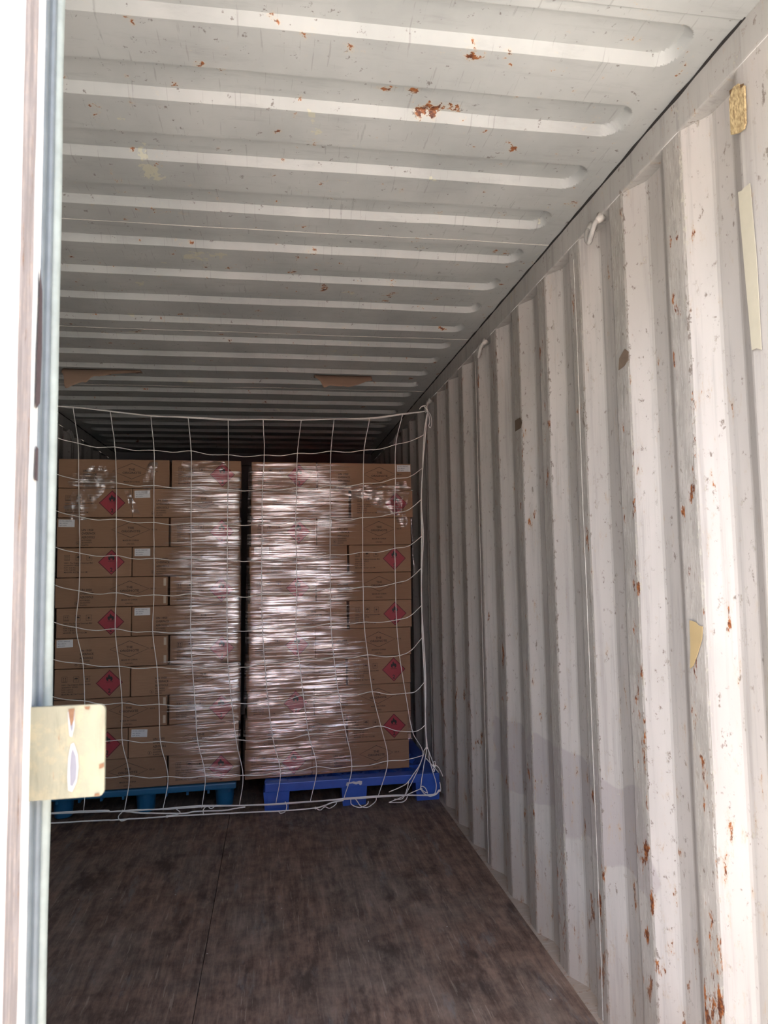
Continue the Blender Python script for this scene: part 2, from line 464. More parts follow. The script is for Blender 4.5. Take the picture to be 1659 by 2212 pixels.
# ------------------------------------------------------------------ roof: pressed panels welded edge to edge
roof = empty('ceiling', (0, 0, H)); tag(roof, kind='structure')
S0, SP = 0.425, 1.004
def rdist(x, y, x0, x1, y0, y1, r):
    cx, cy = (x0+x1)/2, (y0+y1)/2
    qx, qy = abs(x-cx)-(x1-x0)/2+r, abs(y-cy)-(y1-y0)/2+r
    return math.hypot(max(qx, 0), max(qy, 0)) + min(max(qx, qy), 0) - r
def roof_panel(y0, y1, nrec):
    xs = [-1.20, -1.175]
    e = [1.114-0.004*k for k in range(22)]
    xs += sorted([-v for v in e]) + [-0.95+0.095*k for k in range(21)] + sorted(e) + [1.15, 1.175, 1.20]
    xs = sorted(set(round(v, 4) for v in xs))
    recs = [(S0 if False else y0+0.033+0.2505*k, y0+0.155+0.2505*k) for k in range(nrec)]
    ys = [y0, y1]
    for a, b in recs:
        ys += [a-0.008, a-0.001, a, a+0.003, a+0.007, a+0.0105, a+0.014, a+0.0155, a+0.022, a+0.03, a+0.045, b-0.045, b-0.03, b-0.022, b-0.0155, b-0.014, b-0.0105, b-0.007, b-0.003, b, b+0.001, b+0.008, b+0.03, b+0.065]
    ys = sorted(set(round(v, 4) for v in ys if y0-1e-6 <= v <= y1+1e-6))
    vs, fs = [], []
    for y in ys:
        for x in xs:
            h = 0.0
            for a, b in recs:
                d = rdist(x, y, -1.108, 1.108, a, b, 0.050)
                if d < 0: h = max(h, 0.022*min(1.0, -d/0.014))
            h = h + 0.0035*nz(x*1.7, y*2.3, 3.1) + 0.0012*nz(x*7, y*6, 1.0)
            vs.append((x, y, h))
    nx = len(xs)
    for j in range(len(ys)-1):
        for i in range(nx-1):
            fs.append((j*nx+i, (j+1)*nx+i, (j+1)*nx+i+1, j*nx+i+1))
    m = MB(); m.add(vs, fs)
    o = m.build('roof_panel', MAT['roof'], roof)
    o.data.polygons.foreach_set('use_smooth', [True]*len(fs)); o.data.set_sharp_from_angle(angle=math.radians(24))
    return o
y = S0
while y < LEN-0.05:
    y1 = min(y+SP, LEN+0.02)
    roof_panel(y, y1, 4 if y1-y > 0.95 else int((y1-y)/0.2505))
    m = MB(); pts = []
    for k in range(95):
        x = -1.17+2.34*k/94
        pts.append((x, y1+0.003*nz(x*6, y1), -0.0008+0.0035*nz(x*1.7, y1*2.3, 3.1)))
    if y1 < LEN: m.tube(pts, [0.0013+0.0007*nz(k*0.9, y1) for k in range(95)], 6); m.build('weld_seam', MAT['weld'], roof)
    y = y1
mb = MB(); mb.box(-1.2, 1.2, 0.0, S0+0.004, -0.004, 0.02, 0.002); mb.build('roof_front_plate', MAT['roof'], roof)

# ------------------------------------------------------------------ corrugated side walls
PIT, G0 = 0.274, 0.734
def wprof(y):
    if y < G0-PIT: return 0.0
    p_ = (y-G0) % PIT
    if p_ < 0.068: return 0.036*p_/0.068
    if p_ < 0.136: return 0.036
    if p_ < 0.204: return 0.036*(0.204-p_)/0.068
    return 0.0
def side_wall(name, s):
    wl = empty(name, (s*W, 0, 0)); tag(wl, kind='structure')
    edges = [0.10] + [1.247+1.096*k for k in range(5)] + [LEN]
    for y0, y1 in zip(edges, edges[1:]):
        ys = [y0, y1]
        k = math.floor((y0-G0)/PIT)
        while G0+k*PIT < y1:
            for q in (0.0, 0.068, 0.136, 0.204):
                for d in (-0.004, 0.004): ys.append(G0+k*PIT+q+d)
                ys.append(G0+k*PIT+q+0.034)
            k += 1
        ys = sorted(v for v in set(round(v, 4) for v in ys) if y0-1e-6 <= v <= y1+1e-6)
        zs = [0.0, 0.02] + [0.02+2.285*i/22 for i in range(1, 23)]
        vs, fs, mi = [], [], []
        for z in zs:
            for yy in ys:
                d = wprof(yy)
                d += 0.0028*nz(yy*2.1, z*1.6, 5+s) + 0.0022*nz(yy*6, z*3.0, 9+s)*(1 if z < 1.3 else 0.5)
                vs.append((s*d, yy, z))
        n = len(ys)
        m = MB()
        m.v = vs
        for j in range(len(zs)-1):
            for i in range(n-1):
                mid = (ys[i]+ys[i+1])/2
                inner = mid >= G0-PIT and ((mid-G0) % PIT) > 0.2035
                f = (j*n+i, j*n+i+1, (j+1)*n+i+1, (j+1)*n+i)
                m.f.append(f if s < 0 else f[::-1]); m.mi.append(1 if inner else 0)
        o = m.build('wall_sheet', [MAT['wall'], MAT['scuff']], wl)
        o.data.polygons.foreach_set('use_smooth', [True]*len(m.f)); o.data.set_sharp_from_angle(angle=math.radians(8))
        if y1 < LEN:
            m = MB(); pts = [(-s*0.0008+s*0.0028*nz(y1*2.1, z*0.046*1.6, 5+s), y1+0.002*nz(z*0.5, y1), 0.01+z*0.0459) for z in range(50)]
            m.tube(pts, [0.0010+0.0006*nz(k*1.1, y1) for k in range(50)], 6)
            m.build('weld_seam', MAT['weld'], wl)
    # top rail, its weld bead, the sealant line under the roof
    m = MB(); m.box(min(0, s*0.075)-(0.0015 if s > 0 else 0), max(0, s*0.075)+(0.0015 if s < 0 else 0), 0.0, LEN, 2.305, H-0.001, 0.004)
    m.build('top_rail', MAT['rail'], wl)
    m = MB(); pts, rr = [], []
    for k in range(260):
        yy = 0.42+k*(LEN-0.42)/259
        pts.append((-s*(0.0015+0.0025*nz(yy*9, 2)), yy, H-0.0035+0.0025*nz(yy*7, 4))); rr.append(max(0.0012, 0.0036+0.0028*nz(yy*13, 8)))
    m.tube(pts, rr, 6); m.build('sealant_bead', MAT['seal'], wl)
    # bottom rail
    m = MB(); m.box(min(-s*0.012, s*0.075), max(-s*0.012, s*0.075), 0.0, LEN, -0.16, 0.003, 0.002)
    m.build('bottom_rail', MAT['ledge'], wl)
    # lashing hooks: a bent rod welded under the rail
    for yh in (1.095, 2.217, 3.341, 4.463):
        m = MB()
        pts = spline([(s*0.004, yh-0.028, 2.302), (-s*0.012, yh-0.026, 2.288), (-s*0.020, yh-0.016, 2.260), (-s*0.021, yh, 2.242), (-s*0.020, yh+0.016, 2.260), (-s*0.012, yh+0.026, 2.288), (s*0.004, yh+0.028, 2.302)], 5)
        m.tube(pts, 0.0075, 8); 
        o = m.build('lashing_hook', MAT['rail'], wl, True)
        m = MB()
        for d in (-0.028, 0.028): m.tube([(s*0.006, yh+d, 2.306), (-s*0.008, yh+d*0.96, 2.292)], [0.016, 0.008], 8)
        m.build('weld', MAT['weld'], o, True)
    return wl
side_wall('wall_right', 1)
side_wall('wall_left', -1)

# end wall
bw = empty('wall_back', (0, LEN, 0)); tag(bw, kind='structure')
mb = MB()
x = -1.25
while x < 1.25:
    prof = [(x, 0.0), (x+0.11, 0.0), (x+0.135, 0.045), (x+0.24, 0.045), (x+0.265, 0.0)]
    for a, b in zip(prof, prof[1:]):
        mb.add([(a[0], a[1], -0.1), (b[0], b[1], -0.1), (b[0], b[1], 2.32), (a[0], a[1], 2.32)], [(0, 1, 2, 3)])
    x += 0.265
mb.build('wall_sheet', MAT['back'], bw)
mb = MB(); mb.box(-1.2, 1.2, -0.012, 0.06, 2.28, 2.44, 0.004); mb.build('top_rail', MAT['back'], bw)

# door frame: header, sill, corner posts
for nm, b in (('trim_1', (-1.2, 1.2, -0.06, 0.0, 2.275, 2.46)), ('trim_2', (-1.2, 1.2, -0.06, 0.018, -0.16, -0.004)),
              ('trim_3', (1.135, 1.25, -0.06, 0.10, -0.16, 2.44)), ('trim_4', (-1.25, -1.135, -0.06, 0.10, -0.16, 2.44))):
    mb = MB(); mb.box(*b, 0.004); tag(mb.build(nm, MAT['rail']), kind='structure')

# ------------------------------------------------------------------ closed left door leaf with its rubber gasket and lock plate
dr = empty('door_1', (0, 0, 0)); tag(dr, kind='structure')
Z0, Z1 = 0.0, 2.27
mb = MB(); mb.box(-0.095, -0.006, -0.028, 0.026, Z0, Z1, 0.004); mb.build('edge_frame', MAT['door'], dr)
mb = MB()                                            # worn outer edge strip
zs = [Z0+(Z1-Z0)*k/110 for k in range(111)]
vs, fs = [], []
for k, z in enumerate(zs):
    a = -0.027+0.0012*nz(z*6, 1); b = 0.013+0.0025*nz(z*9, 7)+0.0015*nz(z*30, 3)
    vs += [(-0.0065, a, z), (-0.003, a, z), (-0.003, b, z), (-0.0065, b, z)]
for k in range(len(zs)-1):
    o = k*4
    fs += [(o+0, o+1, o+5, o+4), (o+1, o+2, o+6, o+5), (o+2, o+3, o+7, o+6)]
mb.add(vs, fs); mb.build('worn_edge_strip', MAT['door_edge'], dr)
mb = MB(); mb.box(-0.010, -0.001, 0.014, 0.031, Z0, Z1, 0.0015); mb.build('gasket_retainer', MAT['door'], dr)
mb = MB(); mb.box(-0.03, 0.000, 0.032, 0.044, Z0, Z1, 0.003); mb.build('gasket_fin', MAT['rubber'], dr)
mb = MB(); mb.box(-0.03, -0.004, 0.044, 0.050, Z0, Z1, 0.001); mb.build('gasket_groove', MAT['rubber'], dr)
mb = MB(); mb.box(-0.03, 0.003, 0.050, 0.060, Z0, Z1, 0.003); mb.build('gasket_fin', MAT['rubber'], dr)
mb = MB()
pts = []
for k in range(70):
    z = Z0+(Z1-Z0)*k/69
    pts.append((0.001+0.0012*nz(z*5, 9), 0.068+0.001*nz(z*4, 5), z))
mb.tube(pts, 0.0075, 8); mb.build('gasket_lip', MAT['rubber_lip'], dr, True)
mb = MB(); mb.box(-1.13, -0.09, -0.028, 0.0, Z0, Z1, 0.003)
for x0 in (-1.0, -0.72, -0.44): mb.box(x0, x0+0.14, -0.05, -0.026, Z0+0.1, Z1-0.1, 0.012)
mb.build('door_skin', MAT['door'], dr)
mb = MB(); mb.box(-1.13, -0.03, 0.0, 0.05, Z0, Z1, 0.003); mb.build('inner_lining', MAT['wall'], dr)
# lock plate reaching past the door edge
bm = bmesh.new()
c = []
def arc(cx, cz, r, a0, a1, n=6): return [(cx+r*math.cos(math.radians(a0+(a1-a0)*k/n)), cz+r*math.sin(math.radians(a0+(a1-a0)*k/n))) for k in range(n+1)]
out = [(-0.02, 1.083)] + arc(0.067, 1.090, 0.006, -90, 0) + arc(0.067, 1.172, 0.006, 0, 90) + [(-0.02, 1.178)]
mb = MB(); mb.poly(out, 0.0275, 0.005); lp = mb.build('lock_plate', MAT['tab'], dr); lp['label'] = 'cream painted steel plate with rounded corners and rust'
mb = MB()
mb.poly([(0.0375, 1.092), (0.0415, 1.090), (0.0460, 1.100), (0.0475, 1.115), (0.0465, 1.128), (0.0425, 1.140), (0.0395, 1.139), (0.0370, 1.125), (0.0365, 1.105)], 0.0268)
mb.poly([(0.036, 1.172), (0.0425, 1.173), (0.0430, 1.158), (0.0405, 1.146), (0.0380, 1.147), (0.0365, 1.160)], 0.0268)
mb.build('primer_rim', plain('pale_primer', (0.30, 0.295, 0.28), 0.6, 0.1, 80), lp)
mb = MB()
mb.poly([(0.0395, 1.097), (0.0420, 1.096), (0.0450, 1.103), (0.0455, 1.115), (0.0445, 1.126), (0.0415, 1.134), (0.0400, 1.130), (0.0390, 1.115)], 0.0266)
mb.poly([(0.0375, 1.166), (0.0415, 1.166), (0.0412, 1.155), (0.0400, 1.151), (0.0388, 1.156)], 0.0266)
mb.build('bare_metal_spot', plain('worn_zinc', (0.135, 0.13, 0.145), 0.5, 0.2, 60), lp)
mb = MB()
mb.poly([(0.0365, 1.175), (0.0425, 1.1755), (0.0420, 1.163), (0.0395, 1.157), (0.0375, 1.166)], 0.0264)
mb.poly([(0.068, 1.112), (0.0728, 1.114), (0.0728, 1.118), (0.068, 1.1165)], 0.0264)
mb.poly([(0.0635, 1.0845), (0.069, 1.085), (0.068, 1.0875), (0.064, 1.087)], 0.0264)
mb.poly([(0.0525, 1.1765), (0.058, 1.177), (0.057, 1.1735), (0.0535, 1.174)], 0.0264)
mb.build('rust_spot', plain('brown_rust', (0.15, 0.075, 0.035), 0.9, 0.4, 200), lp)
mb = MB()                                            # torn place in the gasket retainer
mb.add([(0.0012, 0.016, 1.49), (0.0012, 0.030, 1.50), (0.0012, 0.033, 1.56), (0.0012, 0.030, 1.625), (0.0012, 0.021, 1.648), (0.0012, 0.020, 1.60), (0.0012, 0.017, 1.55)], [(0, 1, 2, 3, 4, 5, 6)])
mb.add([(0.0012, 0.018, 1.415), (0.0012, 0.028, 1.415), (0.0012, 0.028, 1.45), (0.0012, 0.02, 1.452)], [(0, 1, 2, 3)])
mb.build('rust_scar', plain('dark_rust', (0.06, 0.038, 0.036), 0.9, 0.4, 80), dr)

# ------------------------------------------------------------------ lettering
def text_polys(txt, size, align='LEFT', wx=1.0):
    cu = bpy.data.curves.new('lettering', 'FONT')
    cu.body = txt; cu.size = size; cu.align_x = align; cu.resolution_u = 2; cu.offset = size*0.022
    ob = bpy.data.objects.new('lettering', cu); COL.objects.link(ob)
    dg = bpy.context.evaluated_depsgraph_get()
    me = ob.evaluated_get(dg).to_mesh()
    vs = [(v.co.x*wx, v.co.y) for v in me.vertices]; fs = [tuple(p_.vertices) for p_ in me.polygons]
    ob.evaluated_get(dg).to_mesh_clear()
    bpy.data.objects.remove(ob); bpy.data.curves.remove(cu)
    return vs, fs
_tc = {}
def put_text(mb, txt, x, z, size, y, align='LEFT', wx=1.0):
    k = (txt, size, align, wx)
    if k not in _tc: _tc[k] = text_polys(*k)
    vs, fs = _tc[k]
    mb.add([(x+a, y, z+b) for a, b in vs], fs)

# ------------------------------------------------------------------ cartons
CH = 0.1612
def long_print(wd):
    X = lambda f: -wd/2+f*wd
    Z = lambda f: CH*(1-f)
    m = MB()
    for (txt, f, sz, wx) in (('UN 1950', 0.445, 0.0155, 1.05), ('OVERPACK', 0.565, 0.0165, 0.86), ('AEROSOLS', 0.695, 0.0165, 0.86), ('AUTORISED', 0.785, 0.0098, 1.0), ('QUANTITY', 0.865, 0.0098, 1.1), ('PLASTIC', 0.945, 0.0098, 1.0)):
        put_text(m, txt, X(0.217), Z(f), sz, 0, 'LEFT', wx)
    cx, cz = X(0.187), Z(0.86)
    m.frame([(cx+0.010*math.cos(a*math.pi/8), cz+0.010*math.sin(a*math.pi/8)) for a in range(16)], 0.0013, 0)
    put_text(m, '8', cx, cz-0.005, 0.013, 0, 'CENTER')
    m.frame([(X(0.479), Z(0.41)), (X(0.655), Z(0.69)), (X(0.832), Z(0.41)), (X(0.655), Z(0.13))], 0.0028, 0)
    put_text(m, 'THE', X(0.655), Z(0.385), 0.0165, 0, 'CENTER', 1.1)
    put_text(m, 'ORIGINOTE', X(0.655), Z(0.50), 0.0165, 0, 'CENTER', 1.12)
    put_text(m, 'MADE IN CHINA', X(0.655), Z(0.80), 0.0105, 0, 'CENTER', 1.1)
    put_text(m, 'C/N NO.:', X(0.655), Z(0.92), 0.0105, 0, 'CENTER')
    put_text(m, 'SIZE: 30', X(0.845), Z(0.43), 0.0095, 0, 'LEFT', 0.85)
    return m
def short_print(wd):
    X = lambda f: -wd/2+f*wd
    Z = lambda f: CH*(1-f)
    m = MB()
    for a in (0.098, 0.25, 0.395):
        m.frame([(X(a), Z(0.43)), (X(a+0.072), Z(0.43)), (X(a+0.072), Z(0.24)), (X(a), Z(0.24))], 0.0019, 0)
    for a in (0.12, 0.146):                                              # two arrows over a bar
        m.rect(X(a)-0.0008, X(a)+0.0008, Z(0.39), Z(0.30), 0)
        m.poly([(X(a)-0.003, Z(0.31)), (X(a)+0.003, Z(0.31)), (X(a), Z(0.265))], 0)
    m.rect(X(0.106), X(0.162), Z(0.41), Z(0.398), 0)
    cx = X(0.286)                                                        # umbrella
    m.poly([(cx+0.0095*math.cos(a*math.pi/8), Z(0.335)+0.0085*math.sin(a*math.pi/8)) for a in range(9)], 0)
    m.rect(cx-0.0006, cx+0.0006, Z(0.41), Z(0.33), 0)
    cx, cz = X(0.431), Z(0.335)                                          # keep out of the sun
    m.poly([(cx+0.0045*math.cos(a*math.pi/4), cz+0.0045*math.sin(a*math.pi/4)) for a in range(8)], 0)
    for a in range(8):
        c, s = math.cos(a*math.pi/4), math.sin(a*math.pi/4)
        m.poly([(cx+c*0.006-s*0.0006, cz+s*0.006+c*0.0006), (cx+c*0.006+s*0.0006, cz+s*0.006-c*0.0006), (cx+c*0.010+s*0.0006, cz+s*0.010-c*0.0006), (cx+c*0.010-s*0.0006, cz+s*0.010+c*0.0006)], 0)
    for txt, f in (('DESC.: The Originote Sunscreen Mist', 0.535), ('QUANTITY: 30 PCS', 0.615), ('N.W.: 6.26 KG', 0.69), ('G.W.: 7.36 KG', 0.765), ('MEASURE: 38.2*26.7*15.2 CM', 0.845)):
        put_text(m, txt, X(0.095), Z(f), 0.0098, 0, 'LEFT', 0.98)
    return m
def hazard(h=0.070):
    m = MB(); m.poly([(-h, 0), (0, -h), (h, 0), (0, h)], 0, 0.0002)
    return m
def hazard_marks(h=0.070):
    b = MB(); b.frame([(-h, 0), (0, -h), (h, 0), (0, h)], 0.006, 0)
    k = MB()
    fl_ = [(-0.011, 0.010), (-0.017, 0.018), (-0.017, 0.027), (-0.012, 0.034), (-0.0115, 0.028), (-0.008, 0.031), (-0.007, 0.039), (-0.001, 0.047), (0.000, 0.040), (0.004, 0.037), (0.006, 0.031), (0.009, 0.034), (0.0145, 0.030), (0.0165, 0.022), (0.015, 0.015), (0.010, 0.010)]
    k.poly(fl_, 0)
    ru = MB(); ru.rect(-0.018, 0.018, 0.0045, 0.0062, 0)
    nu = MB(); put_text(nu, '2', 0, -0.052, 0.030, 0, 'CENTER')
    f2 = MB(); f2.poly([(-0.0055, 0.0105), (-0.007, 0.017), (-0.003, 0.022), (0.0, 0.017), (0.003, 0.022), (0.006, 0.016), (0.004, 0.0105)], 0)
    return b, k, f2, ru, nu
_hz, (_hb, _hk, _hf, _hr, _hn) = hazard(), hazard_marks()
ME_HZ = _hz.mesh('hazard_label', MAT['red']); ME_HB = _hb.mesh('label_border', MAT['ink_red'])
ME_HK = _hk.mesh('flame_symbol', MAT['black']); ME_HF = _hf.mesh('flame_core', MAT['red'])
ME_HR = _hr.mesh('rule_line', MAT['black']); ME_HN = _hn.mesh('class_number', MAT['black'])
_st = MB(); _st.rect(0, 0.083, 0, 0.041, 0, 0.0002); ME_ST = _st.mesh('shipping_label', MAT['paper'])
_sp = MB()
for txt, z in (('PO NO.: 230619-07', 0.030), ('SKU: 3815-01', 0.018), ('QTY: 30 PC', 0.006)): put_text(_sp, txt, 0.006, z, 0.0075, 0)
ME_SP = _sp.mesh('label_print', plain('grey_print', (0.16, 0.18, 0.21), 0.8))
_cache = {}
def body_mesh(wd, dp):
    if (wd, dp) not in _cache:
        m = MB(); m.box(-wd/2, wd/2, -dp/2, dp/2, 0, CH, 0.006); _cache[(wd, dp)] = m.mesh('box_body', MAT['card'])
    return _cache[(wd, dp)]
def print_mesh(kind, wd):
    if (kind, wd) not in _cache:
        _cache[(kind, wd)] = (long_print if kind == 'L' else short_print)(wd).mesh('print', MAT['ink'])
    return _cache[(kind, wd)]
ORD = ['top layer', 'second layer from top', 'third layer from top', 'fourth layer from top', 'fifth layer from top', 'middle layer', 'fifth layer from bottom', 'fourth layer from bottom', 'third layer from bottom', 'second layer from bottom', 'bottom layer']
_tp = MB(); _tp.rect(0, 0.014, 0, 0.042, 0, 0.0003); ME_TP = _tp.mesh('packing_tape', MAT['tape'])
def carton(kind, wd, dp, xc, yc, z, rz, side, layer, sticker=None, tape=False):
    o = empty('carton', (xc, yc, z), rz)
    if kind == 'L':
        lab = 'long brown carton side with diamond outline' + (' and white sticker' if sticker else '') + ', %s stack, %s' % (side, ORD[layer])
    else:
        lab = 'short brown carton end with red flame label, %s stack, %s' % (side, ORD[layer])
    tag(o, lab, 'carton', 'wrapped cartons on the %s pallet' % side)
    link('box_body', body_mesh(wd, dp), o)
    yf = -dp/2-0.0006
    link('print', print_mesh(kind, wd), o, (0, yf, 0))
    if kind == 'S':
        hx, hz = -wd/2+0.727*wd, CH*0.5
        h = link('hazard_label', ME_HZ, o, (hx, yf, hz))
        link('label_border', ME_HB, h, (0, -0.0005, 0)); link('flame_symbol', ME_HK, h, (0, -0.0005, 0)); link('flame_core', ME_HF, h, (0, -0.0009, 0))
        link('rule_line', ME_HR, h, (0, -0.0005, 0)); link('class_number', ME_HN, h, (0, -0.0005, 0))
    if sticker:
        s = link('shipping_label', ME_ST, o, (-wd/2+sticker[0], yf-0.0002, sticker[1])); s.rotation_euler = (0, random.uniform(-0.05, 0.05), 0)
        link('label_print', ME_SP, s, (0, -0.0005, 0))
    if tape:
        for zz in (0.012, CH-0.052): link('packing_tape', ME_TP, o, (wd/2-0.022, yf, zz))
    return o

def lerp(a, b, t_): return a+(b-a)*t_
NR = 11
# left stack
LY, LZ, LP = 3.330, 0.141, 0.1635
LROT = 0.042
stk_L = {1: (0.012, 0.108), 2: (0.008, 0.112), 3: (0.012, 0.112), 5: (0.014, 0.112), 6: (0.010, 0.114), 9: (0.014, 0.112)}
for r in range(NR):
    k = NR-1-r
    xl = lerp(-0.934, -0.924, k/10)+random.uniform(-0.003, 0.003)
    z = LZ+LP*k
    dy = random.uniform(-0.006, 0.006)
    order = ('L', 'S') if r % 2 == 0 else ('S', 'L')
    x = xl
    for kd in order:
        wd, dp = (0.586, 0.390) if kd == 'L' else (0.386, 0.590)
        xc = x+wd/2
        carton(kd, wd, dp, xc, LY+dy+dp/2+(xc+0.43)*LROT, z, LROT+random.uniform(-0.004, 0.004), 'left', r, stk_L.get(r) if kd == 'L' else None, kd == 'L' and r in (4, 6, 8))
        x += wd+0.005+random.uniform(0, 0.003)
# right stack
RY, RZ, RP = 3.337, 0.1495, 0.1620
RROT = 0.050
stk_R = {0: (0.478, 0.112), 2: (0.006, 0.112), 3: (0.030, 0.112)}
for r in range(NR):
    k = NR-1-r
    xl = lerp(0.070, 0.112, k/10)+random.uniform(-0.004, 0.004)
    z = RZ+RP*k
    dy = random.uniform(-0.006, 0.006)
    order = ('S', 'L') if r % 2 == 0 else ('L', 'S')
    x = xl
    for kd in order:
        wd, dp = (0.566, 0.376) if kd == 'L' else (0.374, 0.570)
        xc = x+wd/2
        carton(kd, wd, dp, xc, RY+dy+dp/2+(xc-0.1)*RROT, z, RROT+random.uniform(-0.004, 0.004), 'right', r, stk_R.get(r) if kd == 'L' else None)
        x += wd+0.005+random.uniform(0, 0.003)

# ------------------------------------------------------------------ pallets
pl = empty('plastic_pallet', (-0.452, 3.322, 0), 0.03); tag(pl, 'teal blue plastic pallet with round feet under left carton stack', 'pallet')
mb = MB(); mb.box(-0.488, 0.488, 0.0, 1.15, 0.104, 0.139, 0.008); mb.build('deck', MAT['teal'], pl)
mb = MB()
for i in range(1, 12): mb.box(-0.47, 0.47, i*0.096-0.012, i*0.096+0.012, 0.082, 0.106)
for i in range(9): mb.box(-0.45+i*0.1125-0.006, -0.45+i*0.1125+0.006, 0.03, 1.12, 0.080, 0.106)
mb.build('deck_ribs', MAT['teal'], pl)
for ix in (-0.428, 0.0, 0.424):
    for iy in (0.085, 0.56, 1.06):
        mb = MB(); mb.tube([(ix, iy, 0.0), (ix, iy, 0.004), (ix, iy, 0.09), (ix, iy, 0.106)], [0.042, 0.046, 0.053, 0.056], 22)
        o = mb.build('foot', MAT['teal'], pl, True); o.data.set_sharp_from_angle(angle=math.radians(40))

pr = empty('plastic_pallet', (0.682, 3.245, 0), 0.004); tag(pr, 'bright blue plastic pallet with square feet and open triangular deck', 'pallet')
mb = MB()
hw = 0.488; dp = 1.16; T = 0.147; U = 0.128
mb.box(-hw, hw, 0.0, 0.075, T-0.048, T, 0.005)
mb.box(-hw, hw, dp-0.075, dp, T-0.048, T, 0.005)
for s in (-1, 1): mb.box(s*hw-(0.075 if s > 0 else 0), s*hw+(0.075 if s < 0 else 0), 0.06, dp-0.06, T-0.048, T, 0.005)
mb.build('deck_frame', MAT['blue'], pr)
mb = MB()
rows = [0.075+0.126*k for k in range(9)]
for yy in rows[1:-1]: mb.box(-hw+0.05, hw-0.05, yy-0.011, yy+0.011, U-0.02, T-0.0015)
for a, b in zip(rows, rows[1:]):
    n = 8
    for i in range(n):
        x0 = -hw+0.06+(2*hw-0.12)*i/n; x1 = -hw+0.06+(2*hw-0.12)*(i+1)/n; xm = (x0+x1)/2
        for (p0, p1) in (((x0, b), (xm, a)), ((xm, a), (x1, b))):
            d = Vector((p1[0]-p0[0], p1[1]-p0[1], 0)).normalized(); nn = Vector((-d.y, d.x, 0))*0.009
            q = [Vector((*p0, 0))+nn, Vector((*p1, 0))+nn, Vector((*p1, 0))-nn, Vector((*p0, 0))-nn]
            mb.add([(v.x, v.y, U-0.02) for v in q]+[(v.x, v.y, T-0.002) for v in q], [(4, 5, 6, 7)[::-1], (0, 1, 2, 3), (0, 4, 5, 1), (1, 5, 6, 2), (2, 6, 7, 3), (3, 7, 4, 0)])
mb.build('deck_lattice', MAT['blue'], pr)
for ix in (-0.425, 0.002, 0.42):
    for iy in (0.07, 0.58, 1.09):
        mb = MB()
        a, b = 0.064, 0.071
        mb.add([(ix-a, iy-a, 0), (ix+a, iy-a, 0), (ix+a, iy+a, 0), (ix-a, iy+a, 0), (ix-b, iy-b+0.002, T-0.046), (ix+b, iy-b+0.002, T-0.046), (ix+b, iy+b, T-0.046), (ix-b, iy+b, T-0.046)],
               [(0, 3, 2, 1), (4, 5, 6, 7), (0, 1, 5, 4), (1, 2, 6, 5), (2, 3, 7, 6), (3, 0, 4, 7)])
        mb.box(ix-0.052, ix+0.052, iy-0.068, iy-0.060, 0.012, T-0.06, 0.002)
        mb.build('foot', MAT['blue'], pr)
    mb = MB()                                                      # raised rim of the stacking pocket above the foot
    ring = []
    for cx, cy, a0 in ((ix+0.05, 0.060, 0), (ix-0.05, 0.060, 90), (ix-0.05, 0.030, 180), (ix+0.05, 0.030, 270)):
        for q in range(5): ring.append((cx+0.012*math.cos(math.radians(a0+q*22.5)), cy+0.012*math.sin(math.radians(a0+q*22.5)), T-0.0025))
    mb.tube(ring, 0.0045, 6, False, True)
    mb.build('pocket_rim', MAT['blue'], pr, True)
mb = MB()
mb.poly([(-0.045, 0.112), (-0.040, 0.128), (-0.020, 0.127), (-0.004, 0.131), (0.012, 0.128), (0.030, 0.132), (0.046, 0.129), (0.044, 0.112), (0.034, 0.108), (0.026, 0.117), (0.012, 0.113), (-0.008, 0.121), (-0.028, 0.119), (-0.038, 0.108)], -0.0012, 0.0008)
mb.build('torn_sticker', MAT['paper'], pr)['label'] = 'torn white sticker'

# ------------------------------------------------------------------ stretch film
def covered(o, cov):
    at = o.data.attributes.new('cover', 'FLOAT', 'POINT')
    at.data.foreach_set('value', cov)
    return o
def film_sheet(xcf, sgn, bfun, z0, z1, yfun, parent, step=0.0058, side=0.12, rot=0.0):
    """wrinkled film: runs from the ragged edge bfun(z) to the stack corner and on round its side"""
    n = int((z1-z0)/step); M = 24; S = 6
    vs, fs, cov = [], [], []
    for k in range(n+1):
        z = z0+(z1-z0)*k/n
        b = bfun(z, k); x_corner = xcf(z)
        for j in range(M+S+1):
            if j <= M:
                t_ = j/M
                x = b+(x_corner-b)*t_
                round_ = max(0.0, 1-abs(x_corner-x)/0.045)**2*0.012
                zt = z+(x-x_corner)*0.10*nz(z*2.6, 7, sgn)
                rough_ = 0.25+1.5*max(0.0, 0.25+nz(x*2.5, z*3.7, 12+sgn))
                pl_ = rough_*(0.0036*nz(x*1.2, zt*42, 2) + 0.0011*nz(x*3, zt*110, 5)) + 0.0040*nz(x*3, z*6.2, 8)
                y = yfun(x)-0.012+pl_+round_
                lift = 1-min(1.0, (x_corner-b)*sgn and abs(x-b)/0.06)
                y += 0.004*max(0.0, lift)
                vs.append((x, min(y, yfun(x)-0.0025), z+0.004*nz(x*4, z*9, 3))); cov.append(min(1.0, 0.10+abs(x-b)/0.21))
            else:
                q = (j-M)/S
                vs.append((x_corner+sgn*(0.0015+0.001*nz(q*3, z*60, 1))-rot*side*q, yfun(x_corner)+0.002+side*q, z)); cov.append(1.0)
    w_ = M+S+1
    for k in range(n):
        for j in range(w_-1):
            f = (k*w_+j, k*w_+j+1, (k+1)*w_+j+1, (k+1)*w_+j)
            fs.append(f if sgn > 0 else f[::-1])
    m = MB(); m.add(vs, fs)
    return covered(m.build('film_sheet', MAT['film'], parent, True), cov)
